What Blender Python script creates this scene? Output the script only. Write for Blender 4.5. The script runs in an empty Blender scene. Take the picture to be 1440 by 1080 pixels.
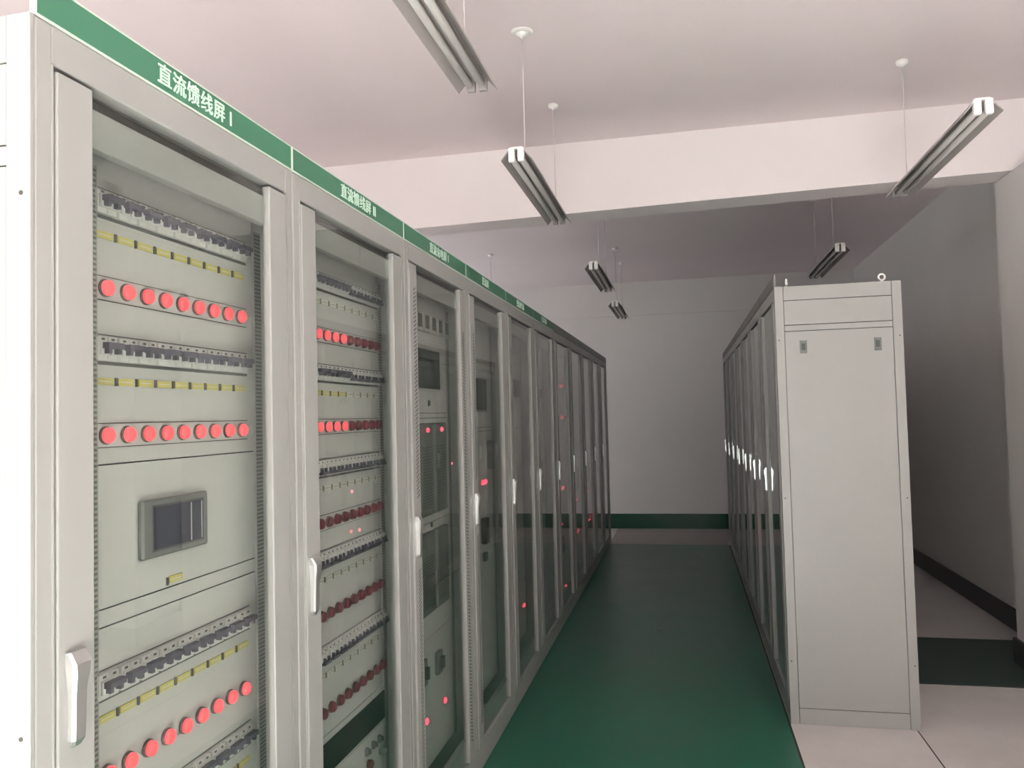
import bpy, bmesh, math
from mathutils import Vector, Matrix

sc = bpy.context.scene
COL = sc.collection
PI = math.pi

# ------------------------------------------------------------------ materials
def mat(name, col, rough=0.6, metal=0.0, spec=0.5, noise=0.0, nscale=4.0, bump=0.0, bscale=200.0, coat=0.0, rnoise=0.0):
    m = bpy.data.materials.new(name); m.use_nodes = True
    nt = m.node_tree; b = nt.nodes['Principled BSDF']
    b.inputs['Base Color'].default_value = (*col, 1)
    b.inputs['Roughness'].default_value = rough
    b.inputs['Metallic'].default_value = metal
    b.inputs['Specular IOR Level'].default_value = spec
    b.inputs['Coat Weight'].default_value = coat
    b.inputs['Coat Roughness'].default_value = 0.12
    tc = None
    if noise > 0 or bump > 0 or rnoise > 0:
        tc = nt.nodes.new('ShaderNodeNewGeometry')
    if noise > 0:
        n = nt.nodes.new('ShaderNodeTexNoise'); n.inputs['Scale'].default_value = nscale
        n.inputs['Detail'].default_value = 6; n.inputs['Roughness'].default_value = 0.6
        nt.links.new(tc.outputs['Position'], n.inputs['Vector'])
        r = nt.nodes.new('ShaderNodeValToRGB')
        r.color_ramp.elements[0].position = 0.3; r.color_ramp.elements[1].position = 0.7
        r.color_ramp.elements[0].color = (*[c * (1 - noise) for c in col], 1)
        r.color_ramp.elements[1].color = (*[min(1, c * (1 + noise)) for c in col], 1)
        nt.links.new(n.outputs['Fac'], r.inputs['Fac'])
        nt.links.new(r.outputs['Color'], b.inputs['Base Color'])
        if rnoise > 0:
            mr = nt.nodes.new('ShaderNodeMapRange')
            mr.inputs['To Min'].default_value = max(0.02, rough - rnoise)
            mr.inputs['To Max'].default_value = rough + rnoise
            nt.links.new(n.outputs['Fac'], mr.inputs['Value'])
            nt.links.new(mr.outputs['Result'], b.inputs['Roughness'])
    if bump > 0:
        n2 = nt.nodes.new('ShaderNodeTexNoise'); n2.inputs['Scale'].default_value = bscale
        nt.links.new(tc.outputs['Position'], n2.inputs['Vector'])
        bp = nt.nodes.new('ShaderNodeBump'); bp.inputs['Strength'].default_value = bump
        bp.inputs['Distance'].default_value = 0.002
        nt.links.new(n2.outputs['Fac'], bp.inputs['Height'])
        nt.links.new(bp.outputs['Normal'], b.inputs['Normal'])
    return m

def emit_mat(name, col, strength):
    m = bpy.data.materials.new(name); m.use_nodes = True
    b = m.node_tree.nodes['Principled BSDF']
    b.inputs['Base Color'].default_value = (0.35, 0.03, 0.03, 1)
    b.inputs['Roughness'].default_value = 0.3
    b.inputs['Emission Color'].default_value = (*col, 1)
    b.inputs['Emission Strength'].default_value = strength
    return m

def glass_mat(name, tint, ior):
    m = bpy.data.materials.new(name); m.use_nodes = True
    nt = m.node_tree; nt.nodes.clear()
    out = nt.nodes.new('ShaderNodeOutputMaterial')
    mix = nt.nodes.new('ShaderNodeMixShader'); tr = nt.nodes.new('ShaderNodeBsdfTransparent')
    gl = nt.nodes.new('ShaderNodeBsdfGlossy'); lw = nt.nodes.new('ShaderNodeLayerWeight'); pw = nt.nodes.new('ShaderNodeMath'); ma = nt.nodes.new('ShaderNodeMath')
    tr.inputs['Color'].default_value = (*tint, 1)
    gl.inputs['Color'].default_value = (1, 1, 1, 1); gl.inputs['Roughness'].default_value = 0.015
    # Schlick reflectance of a thin pane, the same from either side
    lw.inputs['Blend'].default_value = 0.5; f0 = ((ior-1)/(ior+1))**2
    pw.operation = 'POWER'; pw.inputs[1].default_value = 5.0; ma.operation = 'MULTIPLY_ADD'
    ma.inputs[1].default_value = 1-f0; ma.inputs[2].default_value = f0
    nt.links.new(lw.outputs['Facing'], pw.inputs[0]); nt.links.new(pw.outputs[0], ma.inputs[0])
    nt.links.new(ma.outputs[0], mix.inputs[0]); nt.links.new(tr.outputs[0], mix.inputs[1])
    nt.links.new(gl.outputs[0], mix.inputs[2]); nt.links.new(mix.outputs[0], out.inputs[0])
    return m

M = {}
M['cab'] = mat('cabinet_powder_coat', (0.345, 0.35, 0.335), 0.42, noise=0.02, nscale=3, bump=0.08, bscale=900)
M['panel'] = mat('panel_paint', (0.52, 0.52, 0.505), 0.5, noise=0.02, nscale=5)
M['gap'] = mat('dark_gap', (0.05, 0.05, 0.045), 0.8)
M['green'] = mat('sign_green', (0.055, 0.20, 0.12), 0.45, noise=0.03, nscale=8)
M['grey_strip'] = mat('sign_grey_green', (0.19, 0.21, 0.19), 0.5, noise=0.03, nscale=8)
M['brown_strip'] = mat('sign_grey_brown', (0.19, 0.175, 0.165), 0.5, noise=0.03, nscale=8)
M['rim'] = mat('sign_rim', (0.62, 0.70, 0.62), 0.4)
M['letter'] = mat('lettering', (0.62, 0.82, 0.70), 0.5)
M['glass'] = glass_mat('door_glass', (0.93, 0.95, 0.935), 1.45)
M['chrome'] = mat('chrome', (0.78, 0.79, 0.78), 0.3, metal=0.92)
M['lamp_on'] = emit_mat('lit_lamp', (1.0, 0.15, 0.165), 1.0)
M['led_on'] = emit_mat('lit_led', (1.0, 0.08, 0.14), 2.6)
M['led_bright'] = emit_mat('lit_led_bright', (1.0, 0.22, 0.28), 12.0)
M['lamp_off'] = mat('unlit_lamp', (0.17, 0.028, 0.042), 0.3, coat=0.3)
M['ring'] = mat('lamp_ring', (0.16, 0.09, 0.09), 0.4)
M['breaker'] = mat('breaker_plastic', (0.62, 0.62, 0.60), 0.5)
M['toggle'] = mat('toggle_plastic', (0.11, 0.105, 0.135), 0.5)
M['slot'] = mat('cutout_dark', (0.12, 0.12, 0.115), 0.7)
M['slot_soft'] = mat('slot_shadow_grey', (0.16, 0.16, 0.15), 0.7)
M['clip_soft'] = mat('label_clip_grey', (0.25, 0.25, 0.24), 0.6)
M['yellow'] = mat('label_yellow', (0.55, 0.50, 0.16), 0.6)
M['label'] = mat('label_grey', (0.60, 0.60, 0.52), 0.6)
M['tick'] = mat('label_tick', (0.10, 0.095, 0.10), 0.6)
M['bezel'] = mat('screen_bezel', (0.17, 0.175, 0.17), 0.45)
M['bezel_light'] = mat('meter_bezel', (0.42, 0.42, 0.39), 0.5)
M['screen'] = mat('screen_glass', (0.06, 0.062, 0.085), 0.25)
M['screen_green'] = mat('screen_glass_green', (0.05, 0.065, 0.055), 0.25)
M['screen_line'] = mat('screen_bar', (0.5, 0.5, 0.52), 0.4)
M['black'] = mat('black_plate', (0.02, 0.024, 0.023), 0.6)
M['module'] = mat('rectifier_grey', (0.16, 0.18, 0.165), 0.55)
M['module_dark'] = mat('rectifier_louvre', (0.08, 0.09, 0.085), 0.6)
M['plaster'] = mat('wall_plaster', (0.70, 0.68, 0.665), 0.9, spec=0.2, noise=0.025, nscale=1.3)
M['ceil'] = mat('ceiling_paint', (0.86, 0.785, 0.80), 0.92, spec=0.15, noise=0.03, nscale=0.8)
M['beam'] = mat('beam_paint', (0.88, 0.83, 0.835), 0.9, spec=0.15, noise=0.02, nscale=1.0)
M['floor_grey'] = mat('floor_cement', (0.60, 0.565, 0.555), 0.45, noise=0.10, nscale=2.2, rnoise=0.1)
M['floor_brown'] = mat('floor_worn_cement', (0.30, 0.265, 0.25), 0.4, noise=0.12, nscale=2.5, rnoise=0.1)
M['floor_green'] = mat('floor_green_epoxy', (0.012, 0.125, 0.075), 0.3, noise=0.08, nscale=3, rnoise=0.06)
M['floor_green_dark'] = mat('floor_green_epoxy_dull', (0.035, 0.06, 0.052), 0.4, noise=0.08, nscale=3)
M['base'] = mat('baseboard_green', (0.006, 0.06, 0.035), 0.18, noise=0.1, nscale=3)
M['base_dark'] = mat('baseboard_dark', (0.05, 0.05, 0.052), 0.4, noise=0.1, nscale=3)
M['seam'] = mat('floor_seam', (0.06, 0.05, 0.045), 0.8)
M['reflector'] = mat('lamp_reflector', (0.40, 0.37, 0.36), 0.45, noise=0.04, nscale=9)
M['tube'] = mat('lamp_tube', (0.62, 0.60, 0.58), 0.3)
M['white'] = mat('white_plastic', (0.86, 0.86, 0.83), 0.4)
M['cord'] = mat('lamp_cord', (0.66, 0.63, 0.62), 0.5)
M['frame'] = mat('window_frame_paint', (0.7, 0.7, 0.7), 0.4)

# ------------------------------------------------------------------ mesh helpers
class MB:
    def __init__(self): self.bm = bmesh.new(); self.mats = []
    def mi(self, m):
        if m not in self.mats: self.mats.append(m)
        return self.mats.index(m)
    def box(self, x0, x1, y0, y1, z0, z1, m='cab', bev=0.0, seg=2):
        b = self.bm; i = self.mi(m)
        if bev <= 0:
            vs = [b.verts.new((x, y, z)) for x in (x0, x1) for y in (y0, y1) for z in (z0, z1)]
            for f in ((0,1,3,2),(4,6,7,5),(0,4,5,1),(2,3,7,6),(0,2,6,4),(1,5,7,3)):
                b.faces.new([vs[k] for k in f]).material_index = i
            return self
        t = bmesh.new()
        bmesh.ops.create_cube(t, size=1, matrix=Matrix.Translation(((x0+x1)/2,(y0+y1)/2,(z0+z1)/2)) @ Matrix.Diagonal((x1-x0, y1-y0, z1-z0, 1)))
        bmesh.ops.bevel(t, geom=t.edges[:], offset=bev, segments=seg, affect='EDGES', profile=0.5)
        self._merge(t, i); return self
    def _merge(self, t, i, M4=None, smooth=False):
        if M4 is not None: bmesh.ops.transform(t, matrix=M4, verts=t.verts)
        mp = {v: self.bm.verts.new(v.co) for v in t.verts}
        for f in t.faces:
            try:
                g = self.bm.faces.new([mp[v] for v in f.verts]); g.material_index = i; g.smooth = smooth
            except ValueError: pass
        t.free()
    def lathe(self, c, axis, prof, m, n=20):
        """prof: (radius, offset along axis)"""
        i = self.mi(m); ax = {'x': Vector((1,0,0)), 'y': Vector((0,1,0)), 'z': Vector((0,0,1))}[axis]
        u = Vector((0,0,1)) if axis != 'z' else Vector((1,0,0)); w = ax.cross(u)
        rings = []
        for r, o in prof:
            p = Vector(c) + ax * o
            if r < 1e-6: rings.append([self.bm.verts.new(p)])
            else: rings.append([self.bm.verts.new(p + (u*math.cos(2*PI*k/n) + w*math.sin(2*PI*k/n))*r) for k in range(n)])
        for a, b in zip(rings[:-1], rings[1:]):
            for k in range(n):
                q = [a[k % len(a)], a[(k+1) % len(a)], b[(k+1) % len(b)], b[k % len(b)]]
                q2 = []
                for v in q:
                    if v not in q2: q2.append(v)
                if len(q2) > 2:
                    f = self.bm.faces.new(q2); f.material_index = i; f.smooth = True
        for rg in (rings[0], rings[-1]):
            if len(rg) > 2: self.bm.faces.new(rg).material_index = i
        return self
    def prism_y(self, pts, y0, y1, m):
        """closed xz polygon swept along y"""
        i = self.mi(m)
        a = [self.bm.verts.new((x, y0, z)) for x, z in pts]; b = [self.bm.verts.new((x, y1, z)) for x, z in pts]
        n = len(pts)
        for k in range(n): self.bm.faces.new([a[k], a[(k+1)%n], b[(k+1)%n], b[k]]).material_index = i
        self.bm.faces.new(a).material_index = i; self.bm.faces.new(b).material_index = i
        return self
    def loft(self, rings, m, smooth=False):
        i = self.mi(m); R = [[self.bm.verts.new(p) for p in r] for r in rings]; n = len(R[0])
        for a, b in zip(R[:-1], R[1:]):
            for k in range(n):
                f = self.bm.faces.new([a[k], a[(k+1)%n], b[(k+1)%n], b[k]]); f.material_index = i; f.smooth = smooth
        self.bm.faces.new(R[0]).material_index = i; self.bm.faces.new(R[-1]).material_index = i
        return self
    def mesh(self, name):
        bmesh.ops.recalc_face_normals(self.bm, faces=self.bm.faces)
        me = bpy.data.meshes.new(name); self.bm.to_mesh(me); self.bm.free()
        for m in self.mats: me.materials.append(M[m])
        return me
    def build(self, name, parent=None, loc=None):
        return link(name, self.mesh(name), parent, loc)

def link(name, me, parent=None, loc=None):
    o = bpy.data.objects.new(name, me); COL.objects.link(o)
    if parent: o.parent = parent
    if loc: o.location = loc
    return o

def thing(name, loc, label, cat, group=None, rz=0.0):
    o = bpy.data.objects.new(name, None); COL.objects.link(o); o.location = loc; o.rotation_euler = (0, 0, rz)
    o.empty_display_size = 0.1
    o['label'] = label; o['category'] = cat
    if group: o['group'] = group
    return o
def structure(o): o['kind'] = 'structure'; return o

def text_mesh(name, s, size, m):
    cu = bpy.data.curves.new(name + '_curve', 'FONT'); cu.body = s; cu.size = size
    cu.extrude = 0.0012; cu.offset = 0.0004; cu.resolution_u = 3; cu.space_character = 1.08
    o = bpy.data.objects.new(name + '_tmp', cu); COL.objects.link(o)
    bpy.context.view_layer.update()
    dg = bpy.context.evaluated_depsgraph_get()
    me = bpy.data.meshes.new_from_object(o.evaluated_get(dg))
    bpy.data.objects.remove(o); bpy.data.curves.remove(cu)
    me.name = name; me.materials.clear(); me.materials.append(M[m])
    # local x,y,z of the letters -> cabinet y,z,x
    for v in me.vertices:
        x, y, z = v.co; v.co = (z, x, y)
    return me

# ------------------------------------------------------------------ room
XL, XR, YR, YB, ZC = -5.2, 2.196, -3.4, 10.947, 3.376
structure(MB().box(XL-.2, XR+.2, YR-.2, YB+.2, -.2, 0, 'floor_grey').build('floor'))
structure(MB().box(XL-.2, XR+.2, YR-.2, YB+.2, ZC, ZC+.2, 'ceil').build('ceiling'))
LY0, LY1 = 6.6, 10.2
wl = MB().box(XL-.2, XL, YR-.2, LY0, 0, ZC, 'plaster').box(XL-.2, XL, LY1, YB+.2, 0, ZC, 'plaster')
wl.box(XL-.2, XL, LY0, LY1, 0, 1.0, 'plaster').box(XL-.2, XL, LY0, LY1, 2.7, ZC, 'plaster')
structure(wl.build('wall_left'))
w3 = MB()  # unseen window, added to brighten the far end of the room
for p in (LY0, (LY0+LY1)/2-.025, LY1-.05): w3.box(XL-.14, XL-.08, p, p+.05, 1.0, 2.7, 'frame')
w3.box(XL-.14, XL-.08, LY0, LY1, 1.0, 1.05, 'frame').box(XL-.14, XL-.08, LY0, LY1, 2.65, 2.7, 'frame').box(XL-.113, XL-.107, LY0+.05, LY1-.05, 1.05, 2.65, 'glass')
structure(w3.build('window_3'))
structure(MB().box(XR, XR+.2, YR-.2, YB+.2, 0, ZC, 'plaster').build('wall_right'))
wb = MB().box(XL, XR, YB, YB+.2, 0, ZC, 'plaster')
structure(wb.build('wall_back'))
structure(MB().box(XL, XR, YB-.03, YB, 2.915, ZC, 'plaster').build('trim_1'))     # edge beam above the back wall
# front wall behind the camera with its two windows
wf = MB()
WZ0, WZ1 = 1.0, 3.1
wins = [(-2.4, -0.6), (-0.3, 1.3)]
xs = [XL, wins[0][0], wins[0][1], wins[1][0], wins[1][1], XR]
for i in range(5):
    if i % 2 == 0: wf.box(xs[i], xs[i+1], YR-.2, YR, 0, ZC, 'plaster')
    else:
        wf.box(xs[i], xs[i+1], YR-.2, YR, 0, WZ0, 'plaster'); wf.box(xs[i], xs[i+1], YR-.2, YR, WZ1, ZC, 'plaster')
structure(wf.build('wall_front'))
for k, (a, b) in enumerate(wins):
    w = MB()
    for (p, q) in ((a, a+.05), (b-.05, b), ((a+b)/2-.025, (a+b)/2+.025)): w.box(p, q, YR-.14, YR-.08, WZ0, WZ1, 'frame')
    w.box(a, b, YR-.14, YR-.08, WZ0, WZ0+.05, 'frame'); w.box(a, b, YR-.14, YR-.08, WZ1-.05, WZ1, 'frame')
    w.box(a+.05, b-.05, YR-.113, YR-.107, WZ0+.05, WZ1-.05, 'glass')
    structure(w.build('window_%d' % (k+1)))
# beam across the room (its soffit is not quite level) and the pier it rests on
def beam():
    b = MB(); i = b.mi('beam'); y0, y1 = 5.14, 5.39
    zl = lambda x: 2.918 + .0175*(x-.1)
    vs = [b.bm.verts.new(p) for p in ((XL, y0, zl(XL)), (XR, y0, zl(XR)), (XR, y0, ZC), (XL, y0, ZC),
                                      (XL, y1, zl(XL)), (XR, y1, zl(XR)), (XR, y1, ZC), (XL, y1, ZC))]
    for f in ((0,1,2,3),(4,5,6,7),(0,1,5,4),(2,3,7,6),(0,3,7,4),(1,2,6,5)): b.bm.faces.new([vs[k] for k in f]).material_index = i
    return b
structure(beam().build('trim_2'))
structure(MB().box(1.925, XR, 4.90, 5.39, 0, 2.945, 'plaster').build('wall_pier'))
# floor finishes
def floor_patch(name, x0, x1, y0, y1, m, h=.003):
    return structure(MB().box(x0, x1, y0, y1, 0, h, m).build(name))
floor_patch('floor_aisle', -.95, .452, .3, 9.62, 'floor_green')
floor_patch('floor_passage', -.95, 1.075, 9.905, YB-.02, 'floor_brown', .002)
floor_patch('floor_passage', -.95, .452, 9.62, 9.905, 'floor_brown', .002)
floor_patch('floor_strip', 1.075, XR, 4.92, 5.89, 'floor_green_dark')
floor_patch('floor_channel', .462, 1.045, -3.3, 9.9, 'floor_grey', .002)
floor_patch('floor_joint', .452, .462, -3.3, 9.62, 'seam')
floor_patch('floor_joint', 1.045, 1.051, -3.3, 9.9, 'seam')
# baseboards
structure(MB().box(XL, XR, YB-.02, YB, 0, .2, 'base', .004).build('baseboard_back'))
structure(MB().box(XR-.02, XR, 5.39, YB-.02, 0, .15, 'base_dark', .004).build('baseboard_right'))
bb = MB().box(1.905, 1.925, 4.88, 5.41, 0, .15, 'base_dark', .003).box(1.925, XR, 4.88, 4.90, 0, .15, 'base_dark', .003).box(1.925, XR-.02, 5.39, 5.41, 0, .15, 'base_dark', .003)
structure(bb.build('baseboard_pier'))

# ------------------------------------------------------------------ shared cabinet meshes
# local frame: x = 0 is the front plane, front looks to +x, y runs 0..0.8 from the handle side, z up
W, DP, H = 0.798, 0.6, 2.2
def body_mesh():
    b = MB()
    for y0, y1 in ((.001, .036), (.764, W)):
        b.box(-.045, 0, y0, y1, 0, H-.001, 'cab', .004)
        b.box(-DP, -DP+.045, y0, y1, 0, H-.001, 'cab', .004)
    b.box(-.044, -.0005, .034, .766, 2.136, H-.001, 'cab', .003)         # header
    b.box(-.044, -.0005, .034, .766, 0, .108, 'cab', .003)               # plinth rail
    b.box(-DP, -.03, .002, W-.001, H-.006, H-.002, 'cab')                # roof
    b.box(-DP, -.03, .006, W-.006, .02, .03, 'cab')                      # base plate
    b.box(-DP, -DP+.003, .03, .77, .02, H-.01, 'cab')                    # back
    b.box(-DP+.04, -.04, .003, .005, .02, H-.01, 'cab')                  # side skins
    b.box(-DP+.04, -.04, W-.005, W-.003, .02, H-.01, 'cab')
    # return edges of the frame seen as fine light lines at the joints
    b.box(-.02, .003, .0325, .0348, .11, 2.135, 'cab'); b.box(-.02, .003, .7652, .7675, .11, 2.135, 'cab')
    return b.mesh('body')
def door_mesh():
    d = MB()
    for y0, y1 in ((.040, .117), (.681, .761)):
        d.box(-.016, .004, y0, y1, .113, 2.128, 'cab', .003)
    d.box(-.034, -.0125, .10, .70, 2.040, 2.106, 'cab', .002); d.box(-.030, -.028, .10, .70, 2.104, 2.128, 'gap')  # dark strip painted in as the header's shadow above the top rail
    d.box(-.034, -.0125, .10, .70, .113, .205, 'cab', .002)
    return d.mesh('door')
def glass_mesh(): return MB().box(-.0118, -.0083, .112, .688, .118, 2.124, 'glass').mesh('glass_pane')
def handle_mesh():
    y = .073; h = MB(); rings = []
    for z, w, d0, d1 in ((1.086, .009, .004, .010), (1.096, .014, .004, .015), (1.17, .0145, .004, .017), (1.195, .017, .004, .021), (1.212, .019, .004, .022), (1.230, .019, .004, .012)):
        c = .004
        rings.append([(d0, y-w, z), (d1-c, y-w, z), (d1, y-w+c, z), (d1, y+w-c, z), (d1-c, y+w, z), (d0, y+w, z)])
    h.loft(rings, 'chrome'); return h.mesh('handle')
def rack_post_mesh(w):
    r = MB(); r.box(-.094, -.086, 0, w, .2, 2.045, 'cab'); z = .21
    while z < 2.035:
        r.box(-.0862, -.0855, .003, w-.003, z, z+.0045, 'slot_soft'); z += .0095
    return r.mesh('rack_post')
def strip_mesh(face):
    s = MB()
    s.box(-.010, .0, .002, .797, H, H+.063, 'rim' if face == 'green' else face, .0015)
    s.box(-.0005, .001, .006, .793, H+.004, H+.058, face)
    return s.mesh('nameplate')
ME = dict(body=body_mesh(), door=door_mesh(), glass=glass_mesh(), handle=handle_mesh(), post=rack_post_mesh(.020), post2=rack_post_mesh(.034),
          green=strip_mesh('green'), grey=strip_mesh('grey_strip'), brown=strip_mesh('brown_strip'))
XI = -.09         # plane of the mounting panel
def lamp_me(lens):
    return MB().lathe((0,0,0), 'x', [(.0165,0),(.0165,.004),(.0155,.006)], 'ring').lathe((0,0,0), 'x', [(.0145,.005),(.0145,.012),(.011,.0155),(.005,.017),(0,.0172)], lens)
lamp_on = lamp_me('lamp_on').mesh('indicator_lamp'); lamp_off = lamp_me('lamp_off').mesh('indicator_lamp')
def led_me(m, r=.011): return MB().lathe((0,0,0), 'x', [(r*1.2,0),(r*1.2,.003)], 'ring').lathe((0,0,0), 'x', [(r,.002),(r,.008),(r*.6,.012),(0,.013)], m, 14).mesh('indicator_led')
led = led_me('led_on', .013); led_small = led_me('led_on', .009); led_b = led_me('led_bright', .013)
def breaker_me():
    b = MB()
    for k in (-1, 1):
        c = k*.0125
        b.box(0, .010, c-.0118, c+.0118, -.022, .022, 'breaker', .001, 1)
        b.box(.010, .016, c-.0105, c+.0105, -.012, .012, 'breaker', .001, 1)
        b.box(.0095, .0105, c-.004, c+.004, .015, .019, 'tick')
    return b.mesh('circuit_breaker')
def toggle_me(up):
    t = MB(); s = 1 if up else -1
    if up:
        t.box(.014, .030, -.021, .021, -.001, .010, 'toggle', .001, 1)
        for k in (-1, 1): t.box(.014, .026, k*.0125-.004, k*.0125+.004, -.010, 0, 'toggle')
    else:
        t.box(.014, .026, -.021, .021, -.017, -.009, 'toggle', .001, 1)
        for k in (-1, 1): t.box(.014, .024, k*.0125-.0025, k*.0125+.0025, -.009, .002, 'toggle')
    return t.mesh('toggle')
brk = breaker_me(); tog_up = toggle_me(True); tog_dn = toggle_me(False)
def tag_me(m): return MB().box(0, .003, -.021, .021, -.0065, .0065, m).box(.0028, .0036, -.016, .016, -.001, .001, 'clip_soft' if m == 'label' else 'label').mesh('circuit_label')
tag_y = tag_me('yellow'); tag_g = tag_me('label')
clip_s = MB().box(0, .004, -.0022, .0022, -.0075, .0075, 'clip_soft').mesh('label_clip')
clip = MB().box(0, .004, -.0022, .0022, -.0075, .0075, 'tick').mesh('label_clip')

def cabinet(loc, rz, label, group, strip, text=None, handle=True):
    r = thing('electrical_cabinet', loc, label, 'cabinet', group, rz)
    link('body', ME['body'], r)
    d = link('door', ME['door'], r)
    link('glass_pane', ME['glass'], d);
    link('handle', ME['handle'], d)
    n = link('nameplate', ME[strip], r)
    if text:
        t = link('lettering', text_mesh('lettering', text, .043, 'letter'), n, (.0016, .283, H+.016))
    return r, d
def panel(r, cuts, z0=.205, z1=2.078):
    """mounting plates stacked between the given seam heights, over a dark backing"""
    b = MB().box(XI-.006, XI-.003, .20, .76, z0, z1, 'gap'); zs = [z0] + sorted(cuts) + [z1]
    for a, c in zip(zs[:-1], zs[1:]): b.box(XI-.004, XI, .205, .757, a+.0015, c-.0015, 'panel')
    link('mounting_panel', b.mesh('mounting_panel'), r); link('rack_post', ME['post'], r, (XI+.09, .212, 0)); link('rack_post', ME['post2'], r, (XI+.09, .7605, 0))
def cutout(r, y0, y1, z0, z1):
    MB().box(XI, XI+.0012, y0, y1, z0, z1, 'slot').build('cutout', r)
def plate(r, name, y0, y1, z0, z1, m, t=.006, bev=.001):
    return MB().box(XI, XI+t, y0, y1, z0, z1, m, bev, 1).build(name, r)
def feeder_row(r, L, s0, n, on, strip=True, yellow=True, lamps=True):
    """one module: breakers above labels above indicator lamps at height L"""
    pitch = .0556; ye = s0 + pitch*(n-1)
    cutout(r, s0-.034, ye+.034, L+.128, L+.134); cutout(r, s0-.034, ye+.034, L+.182, L+.184)
    if strip:
        MB().box(XI, XI+.003, s0-.03, ye+.03, L-.021, L+.021, 'panel').box(XI, XI+.0015, s0-.032, ye+.032, L-.0228, L+.0228, 'gap').build('lamp_strip', r)
    for k in range(n):
        y = s0 + pitch*k; lit = k < on
        b = link('circuit_breaker', brk, r, (XI, y, L+.157)); link('toggle', tog_up if lit else tog_dn, b)
        link('circuit_label', tag_y if (yellow and lit) else tag_g, r, (XI, y+.002, L+.098))
        link('label_clip', clip if (yellow and lit) else clip_s, r, (XI, y-.0255, L+.098))
        if lamps: link('indicator_lamp', lamp_on if lit else lamp_off, r, (XI+.002, y, L))

GL = 'left row of glass-door cabinets'; GR = 'right row of glass-door cabinets'
AX, Y0, P = -.939, .987, .8
def L_(k): return (AX, Y0+P*k, 0)
S = lambda y, k: y - (Y0+P*k)        # world y on the left row -> place on cabinet k
def led_at(r, y, z, k, me=None): return link('indicator_led', me or led, r, (XI, S(y, k), z))

# ---- side cover seen at the near end of each row; y = outer face, sgn = outward
def side_cover(r, yf, sgn):
    s = MB()
    def bx(x0, x1, z0, z1, m, t0, t1): s.box(x0, x1, min(yf+sgn*t0, yf+sgn*t1), max(yf+sgn*t0, yf+sgn*t1), z0, z1, m, .0012 if m == 'cab' else 0, 1)
    bx(-.598, -.002, .002, 2.197, 'gap', -.001, .001)
    bx(-.042, -.0, .0, 2.199, 'cab', -.001, .008); bx(-.6, -.556, .0, 2.199, 'cab', -.001, .008)
    bx(-.554, -.044, 2.128, 2.199, 'cab', -.001, .006)
    bx(-.554, -.044, 2.002, 2.125, 'cab', -.001, .006)
    bx(-.554, -.044, 1.971, 1.999, 'cab', -.001, .006)
    bx(-.554, -.044, .082, 1.968, 'cab', -.001, .006)
    bx(-.554, -.044, .0, .079, 'cab', -.001, .006)
    o = s.build('side_cover', r)
    for xx in (-.131, -.482):
        l = MB(); y0, y1 = sorted((yf+sgn*.0055, yf+sgn*.009))
        l.box(xx-.017, xx+.017, y0, y1, 1.855, 1.919, 'module', .001, 1)
        y0, y1 = sorted((yf+sgn*.008, yf+sgn*.012)); l.box(xx-.009, xx+.009, y0, y1, 1.872, 1.905, 'module_dark', .001, 1)
        l.build('latch', o)
    for xx in (-.015, -.585):
        for z in (1.925, 1.125, .312):
            MB().lathe((xx, yf+sgn*.0075, z), 'y', [(.0035, 0), (.0035, sgn*.0015)], 'gap', 10).build('screw', o)
    return o

# ---- 1: nearest cabinet
c, d = cabinet(L_(0), 0, 'nearest cabinet of the left row, every lamp row glowing red, small grey touch screen', GL, 'green', '直流馈线屏 I')
panel(c, [1.215, 1.247, 1.505])
side_cover(c, .0, -1)
for L in (1.826, 1.558): feeder_row(c, L, .251, 9, 9)
for L in (.957, .69): feeder_row(c, L, .251, 9, 9, strip=False)
feeder_row(c, .42, .251, 9, 9, strip=False)
t = plate(c, 'touch_screen', S(1.324, 0), S(1.535, 0), 1.316, 1.430, 'bezel', .014, .004)
MB().box(XI+.013, XI+.0145, .365, .530, 1.328, 1.418, 'tick').box(XI+.0145, XI+.0155, .369, .526, 1.332, 1.414, 'screen').box(XI+.0155, XI+.016, .484, .487, 1.334, 1.412, 'screen_line').box(XI+.0155, XI+.016, .520, .523, 1.334, 1.412, 'screen_line').build('display', t)
t = link('circuit_label', tag_y, c, (XI, .452, 1.262)); link('label_clip', clip, c, (XI, .425, 1.260))

# ---- 2
c, d = cabinet(L_(1), 0, 'second cabinet of the left row, only its top two lamp rows partly lit', GL, 'green', '直流馈线屏 II')
panel(c, [.56, .68])
for L, on, st in ((1.825, 4, True), (1.557, 4, True), (1.281, 0, True), (1.02, 0, False), (.75, 0, False)):
    feeder_row(c, L, .298, 9, on, strip=st, yellow=(L < 1.7))
plate(c, 'cover_plate', .24, .762, .569, .660, 'black', .004)
for y, z in ((.60, .52), (.655, .52), (.705, .52), (.60, .44), (.50, .50)):
    k = MB().box(XI, XI+.012, y-.006, y+.006, z-.012, z+.012, 'bezel', .001, 1).box(XI+.012, XI+.02, y-.003, y+.003, z-.005, z+.009, 'tick'); k.build('switch', c)
MB().lathe((XI, .725, .474), 'x', [(.014, 0), (.014, .012), (.010, .014), (.010, .024), (0, .025)], 'bezel').build('selector_knob', c)
MB().lathe((XI, .62, .474), 'x', [(.014, 0), (.014, .012), (.010, .018), (0, .020)], 'lamp_off').build('push_button', c)
for z in (.30, .36): cutout(c, .28, .72, z, z+.003)

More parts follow.
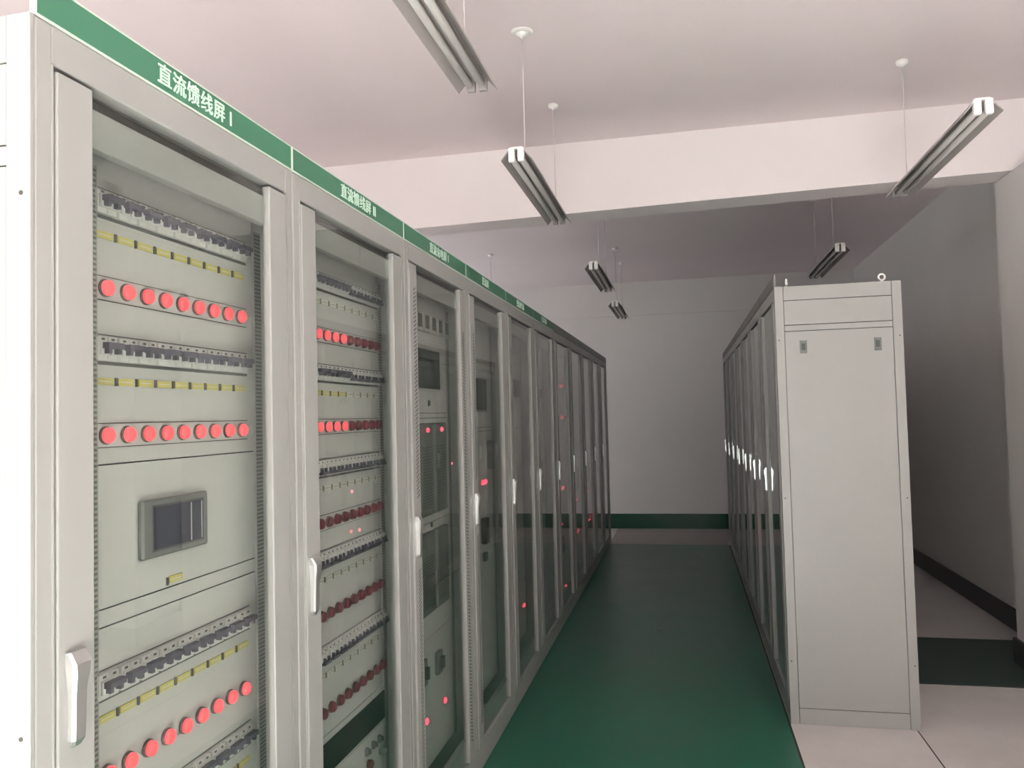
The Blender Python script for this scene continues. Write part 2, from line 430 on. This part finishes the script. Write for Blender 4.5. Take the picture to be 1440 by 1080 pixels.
# ---- louvre slots in door stiles
def stile_vents(d, y, zr, slant=.012):
    v = MB()
    for z0, z1 in zr:
        z = z0
        while z < z1:
            i = v.mi('slot'); w = .013
            q = [v.bm.verts.new(p) for p in ((.0046, y-w, z), (.0046, y-w, z+.006), (.0046, y+w, z+.006+slant), (.0046, y+w, z+slant))]
            q2 = [v.bm.verts.new((.0035, p.co.y, p.co.z)) for p in q]
            v.bm.faces.new(q).material_index = i
            for k in range(4): v.bm.faces.new([q[k], q[(k+1)%4], q2[(k+1)%4], q2[k]]).material_index = i
            z += .0145
    v.build('vent_slots', d)

# ---- 3
c, d = cabinet(L_(2), 0, 'third cabinet of the left row, five small meters above a dark screen, slotted door stiles', GL, 'green', '直流充电屏 I')
panel(c, [1.575, 1.595, .70, 1.15])
stile_vents(d, .088, [(1.29, 2.03)]); stile_vents(d, .088, [(.2, 1.03)]); stile_vents(d, .715, [(.2, 1.95)], -.010)
for k in range(5):
    y = .385 + k*.09
    b = plate(c, 'meter', y-.032, y+.032, 1.925, 2.000, 'bezel_light', .012, .002)
    MB().box(XI+.012, XI+.0135, y-.023, y+.023, 1.940, 1.992, 'screen_green').build('meter_face', b)
    link('circuit_label', tag_g, c, (XI, y, 1.895))
s_ = plate(c, 'display_panel', .33, .645, 1.685, 1.862, 'bezel_light', .010, .003)
MB().box(XI+.010, XI+.0115, .345, .632, 1.695, 1.853, 'screen_green').build('display', s_)
MB().box(XI, XI+.006, .50, .515, 1.625, 1.648, 'tick').build('key_switch', c)
for z0, z1 in ((1.185, 1.555), (.80, 1.12)):
    for y0, y1 in ((.335, .490), (.515, .680)):
        m = plate(c, 'rectifier_module', y0, y1, z0, z1, 'module', .02, .004)
        lv = MB(); z = z0 + .03
        while z < z1-.09: lv.box(XI+.020, XI+.0212, y0+.015, y1-.015, z, z+.005, 'module_dark'); z += .012
        lv.build('louvres', m)
        if z0 > 1.1: link('indicator_led', led_small, m, (XI+.02, (y0+y1)/2, 1.527))
for y, z, w, h in ((.545, .575, .03, .045), (.35, .59, .028, .05)):
    b = plate(c, 'isolator', y-w, y+w, z-h, z+h, 'module', .018, .003)
    MB().box(XI+.018, XI+.034, y-.008, y+.008, z-.02, z+.025, 'tick').build('lever', b)
led_at(c, 3.215, .391, 2); led_at(c, 2.975, .394, 2)
plate(c, 'key_switch', .50, .512, 1.13, 1.148, 'tick')

# ---- 4
c, d = cabinet(L_(3), 0, 'fourth cabinet of the left row, dark screen, black handle and red lamps beneath it', GL, 'green', '直流屏')
panel(c, [1.50, 1.52, 1.86])
stile_vents(d, .088, [(1.29, 1.95)]); stile_vents(d, .088, [(.2, 1.03)])
s_ = plate(c, 'display_panel', .33, .645, 1.600, 1.775, 'bezel', .010, .003)
MB().box(XI+.010, XI+.0115, .345, .632, 1.610, 1.765, 'screen_green').build('display', s_)
b = plate(c, 'switch_lever', .655, .705, 1.30, 1.45, 'module_dark', .03, .004)
for y in (.53, .56, .60): link('indicator_led', led, c, (XI, y, 1.238))
plate(c, 'isolator', .50, .56, .93, 1.06, 'module_dark', .03, .004)
plate(c, 'isolator', .52, .56, .84, .885, 'module_dark', .02, .004)

# ---- 5
c, d = cabinet(L_(4), 0, 'fifth cabinet of the left row, one red lamp low behind the glass', GL, 'green', '交流进线屏')
panel(c, [1.50, 1.9])
stile_vents(d, .088, [(1.2, 1.95)])
plate(c, 'meter', .585, .66, 1.69, 1.80, 'module_dark', .02, .004)
plate(c, 'meter', .42, .50, 1.69, 1.80, 'module_dark', .02, .004)
led_at(c, 4.885, .391, 4); led_at(c, 4.855, .391, 4, led_small)
plate(c, 'isolator', .42, .5, 1.0, 1.2, 'module', .02, .004)

# ---- 6
c, d = cabinet(L_(5), 0, 'sixth cabinet of the left row, no lamps lit, small unlit devices', GL, 'green', '交流馈线屏')
panel(c, [1.5])
for k in range(5): plate(c, 'meter', .40+.07*k-.02, .40+.07*k+.02, 1.70, 1.76, 'module', .012, .002)
plate(c, 'isolator', .42, .62, .95, 1.25, 'module', .02, .004)

# ---- 7 (from here on the mounting panels sit close behind the doors)
XI = -.042
c, d = cabinet(L_(6), 0, 'seventh cabinet of the left row, two short bars of red lamps at eye height', GL, 'grey', None)
panel(c, [1.2])
for L in (1.806, 1.553):
    MB().box(XI, XI+.003, .22, .755, L-.021, L+.021, 'panel').build('lamp_strip', c)
    for k in range(9): link('indicator_lamp', lamp_on if k in (3, 4, 5) else lamp_off, c, (XI+.002, .27+k*.0556, L))
def leds(c, spots):
    for y, z, m in spots: link('indicator_led', m, c, (XI, y, z))
leds(c, ((.483, .986, led), (.52, .992, led), (.40, .715, led_small), (.526, .20, led), (.50, .215, led_small)))
plate(c, 'isolator', .3, .42, .5, .62, 'module_dark', .02, .004)

# ---- 8-11
c, d = cabinet(L_(7), 0, 'eighth cabinet of the left row, red lamps at knee and waist height behind the glass', GL, 'grey', None)
panel(c, [1.3, 1.6]); leds(c, ((.49, .814, led), (.53, .535, led), (.48, .52, led_small)))
plate(c, 'isolator', .45, .6, .9, 1.1, 'module', .02, .004)
c, d = cabinet(L_(8), 0, 'ninth cabinet of the left row, third from the far end', GL, 'grey', None)
panel(c, [1.3, 1.6]); leds(c, ((.484, .813, led), (.59, .517, led), (.50, .517, led), (.66, .54, led_small)))
plate(c, 'isolator', .45, .6, .9, 1.1, 'module', .02, .004)
c, d = cabinet(L_(9), 0, 'tenth cabinet of the left row, second from the far end', GL, 'grey', None)
panel(c, [1.3, 1.6]); leds(c, ((.36, .465, led), (.5, .60, led_small)))
plate(c, 'isolator', .45, .6, .9, 1.1, 'module', .02, .004)
c, d = cabinet(L_(10), 0, 'last cabinet of the left row, at the far end by the back wall', GL, 'grey', None)
panel(c, [1.3, 1.6]); plate(c, 'isolator', .45, .6, .9, 1.1, 'module', .02, .004)
XI = -.09

# ------------------------------------------------------------------ right row (fronts look to -x)
BX, BY = .464, 4.214
def eyebolt(r, x, y, rz):
    e = MB(); e.lathe((0,0,0), 'z', [(.011, 0), (.011, .006), (.006, .008), (.006, .014)], 'white', 12)
    i = e.mi('white'); n, m = 20, 8; R, q = .0155, .0048; g = []
    for a in range(n):
        A = 2*PI*a/n
        g.append([e.bm.verts.new(((R+q*math.cos(2*PI*b/m))*math.cos(A), q*math.sin(2*PI*b/m), .027+(R+q*math.cos(2*PI*b/m))*math.sin(A))) for b in range(m)])
    for a in range(n):
        for b in range(m):
            f = e.bm.faces.new([g[a][b], g[(a+1)%n][b], g[(a+1)%n][(b+1)%m], g[a][(b+1)%m]]); f.material_index = i; f.smooth = True
    o = e.build('lifting_eye', r, (x, y, 2.199)); o.rotation_euler = (0, 0, rz)
nr = ['near cabinet of the right row, tall plain side cover with two dark latches',
      'second cabinet of the right row, just behind the near one with the side cover',
      'third cabinet of the right row from the near end',
      'fourth cabinet of the right row, in the middle between both ends',
      'fifth cabinet of the right row, third from the far end',
      'sixth cabinet of the right row, second from the far end',
      'last cabinet of the right row, at the far end by the back wall']
for k in range(7):
    c, d = cabinet((BX, BY+P*(k+1), 0), PI, nr[k], GR, 'brown', None)
    panel(c, [.9, 1.3, 1.6])
    for y in (.40, .50, .60): plate(c, 'meter', y-.03, y+.03, 1.70, 1.78, 'module', .012, .002)
    plate(c, 'isolator', .42, .6, .95, 1.2, 'module', .02, .004)
    yb = BY + P*(k+1)
    for (wy, wz) in ((5.508, 1.044), (5.484, .752), (5.638, .741), (8.096, 1.085), (8.28, 1.081)):
        if yb-P < wy < yb: link('indicator_led', led_b, c, (XI, yb-wy, wz))
    if k == 0:
        side_cover(c, W, 1); eyebolt(c, -.066, W-.035, PI/2-.3); eyebolt(c, -.522, W-.035, .15)

# ------------------------------------------------------------------ hanging twin-tube lamps
def refl_me(L=1.22):
    r = MB()
    r.prism_y([(-.068, .0), (-.070, .004), (-.030, .052), (.030, .052), (.070, .004), (.068, .0), (.027, .047), (-.027, .047)], 0, L, 'reflector')
    r.prism_y([(-.0035, .047), (.0035, .047), (.0035, .022), (-.0035, .022)], .03, L-.03, 'reflector')
    return r.mesh('reflector')
LEN = 1.22
rm = refl_me(); tube = MB().lathe((0, .03, 0), 'y', [(.008, 0), (.013, .006), (.013, LEN-.066), (.008, LEN-.06)], 'tube', 14).mesh('tube')
sock = MB().box(-.0145, .0145, -.004, .018, -.016, .046, 'white', .004).mesh('lamp_holder')
sock2 = MB().box(-.0145, .0145, -.004, .018, -.012, .046, 'reflector', .004).mesh('lamp_holder')
box_ = MB().box(-.028, .028, .0, .05, .05, .060, 'white', .002).mesh('end_cap')
def rose_me(big):
    r = MB()
    if big: r.lathe((0,0,0), 'z', [(.052, 0), (.052, -.004), (.040, -.009)], 'white', 24)
    r.lathe((0,0,0), 'z', [(.030, 0), (.030, -.008), (.026, -.018), (.012, -.026), (.005, -.028), (.004, -.036)], 'white', 20)
    return r.mesh('ceiling_rose')
rose_b, rose_s = rose_me(True), rose_me(False)
def pendant(x, y, z, roses, label, big=()):
    t = thing('pendant_lamp', (x, y, z), label, 'ceiling lamp', 'unlit twin-tube lamps hanging from the ceiling')
    link('reflector', rm, t)
    for k in (-1, 1):
        link('tube', tube, t, (k*.021, 0, .012))
        link('lamp_holder', sock, t, (k*.021, 0, .010)); o = link('lamp_holder', sock2, t, (k*.021, LEN, .010)); o.rotation_euler = (0, 0, PI)
    link('end_cap', box_, t); link('end_cap', box_, t, (0, LEN-.05, 0))
    for j, ry in enumerate(roses):
        hgt = ZC - z
        link('ceiling_rose', rose_b if j in big else rose_s, t, (0, ry-y, hgt))
        MB().lathe((0, ry-y, .05), 'z', [(.0028, 0), (.0028, hgt-.05-.03)], 'cord', 8).build('cord', t)
        MB().lathe((0, ry-y, .05), 'z', [(.010, 0), (.010, .006), (.004, .016)], 'cord', 10).build('cord_grip', t)
    return t
pendant(-.665, 1.39, 2.70, (1.62, 2.45), 'unlit twin-tube lamp cut off by the top edge, nearest of the left line')
pendant(-.690, 3.36, 2.70, (3.57, 4.47), 'unlit twin-tube lamp hanging in front of the white beam, above the aisle', (0,))
pendant(-.665, 6.13, 2.71, (6.55, 7.20), 'unlit twin-tube lamp behind the beam, above the middle of the aisle')
pendant(-.690, 8.35, 2.71, (8.60, 9.45), 'farthest small unlit twin-tube lamp near the back wall')
pendant(1.165, 3.33, 2.70, (4.40,), 'unlit twin-tube lamp at the upper right, its far end reaching the beam')
pendant(1.135, 6.05, 2.71, (6.3, 7.1), 'unlit twin-tube lamp above the side-covered cabinet of the right row')
pendant(-2.06, 8.2, 2.70, (8.47,), 'lamp over the left cabinet row, only its ceiling rose and cord in view')

# ------------------------------------------------------------------ light: daylight through the two windows behind the camera, plus an added far-room fill
for k, (a, b) in enumerate(wins):
    la = bpy.data.lights.new('window_and_fill_light', 'AREA'); la.shape = 'RECTANGLE'
    la.size = b-a-.06; la.size_y = WZ1-WZ0-.06; la.energy = 18; la.color = (1.0, .975, .965)
    o = bpy.data.objects.new('window_and_fill_light', la); COL.objects.link(o)
    o.location = ((a+b)/2, YR+.02, (WZ0+WZ1)/2); o.rotation_euler = (math.radians(90), 0, PI)   # looks to +y
    o.rotation_euler = (math.radians(90), 0, 0)
    o.matrix_world = Matrix.Translation(((a+b)/2, YR+.02, (WZ0+WZ1)/2)) @ Matrix.Rotation(math.radians(90), 4, 'X')
    # area lamps shine along local -Z: +90 deg about X sends it to +Y
la = bpy.data.lights.new('window_and_fill_light', 'AREA'); la.shape = 'RECTANGLE'; la.size = LY1-LY0-.06; la.size_y = 1.64; la.energy = 50; la.color = (1.0, .985, .975)  # added fill for the far room, set in the made-up left-wall window
o = bpy.data.objects.new('window_and_fill_light', la); COL.objects.link(o)
o.matrix_world = Matrix.Translation((XL+.02, (LY0+LY1)/2, 1.85)) @ Matrix.Rotation(math.radians(-90), 4, 'Z') @ Matrix.Rotation(math.radians(90), 4, 'X')
su = bpy.data.lights.new('sun', 'SUN'); su.energy = 172; su.angle = math.radians(.6); su.color = (1.0, .98, .97)
o = bpy.data.objects.new('sun', su); COL.objects.link(o); o.rotation_euler = (math.radians(90-37), 0, math.radians(5)); o.location = (0, -8, 8)
w = bpy.data.worlds.new('World'); sc.world = w; w.use_nodes = True
w.node_tree.nodes['Background'].inputs[0].default_value = (.85, .92, 1, 1)
w.node_tree.nodes['Background'].inputs[1].default_value = 1.5

# ------------------------------------------------------------------ camera
f_px, yaw, pitch, roll, hc = 1109.13, .21518, .04061, -.02523, 1.5745
cam = bpy.data.cameras.new('camera'); co = bpy.data.objects.new('camera', cam); COL.objects.link(co)
cam.sensor_fit = 'HORIZONTAL'; cam.sensor_width = 36; cam.lens = f_px/1440*36; cam.clip_start = .05; cam.clip_end = 100
F = Vector((-math.sin(yaw)*math.cos(pitch), math.cos(yaw)*math.cos(pitch), math.sin(pitch)))
R = Vector((math.cos(yaw), math.sin(yaw), 0)); U = R.cross(F)
R2 = R*math.cos(roll) + U*math.sin(roll); U2 = -R*math.sin(roll) + U*math.cos(roll)
mw = Matrix((R2, U2, -F)).transposed().to_4x4(); mw.translation = (0, 0, hc)
co.matrix_world = mw
sc.camera = co

sc.view_settings.view_transform = 'Standard'; sc.view_settings.look = 'None'
sc.view_settings.exposure = 0; sc.view_settings.gamma = 1; sc.view_settings.use_curve_mapping = False
cy = sc.cycles
cy.max_bounces = 10; cy.diffuse_bounces = 6; cy.glossy_bounces = 4; cy.transparent_max_bounces = 24; cy.transmission_bounces = 4
cy.caustics_reflective = False; cy.caustics_refractive = False
cy.sample_clamp_indirect = 30
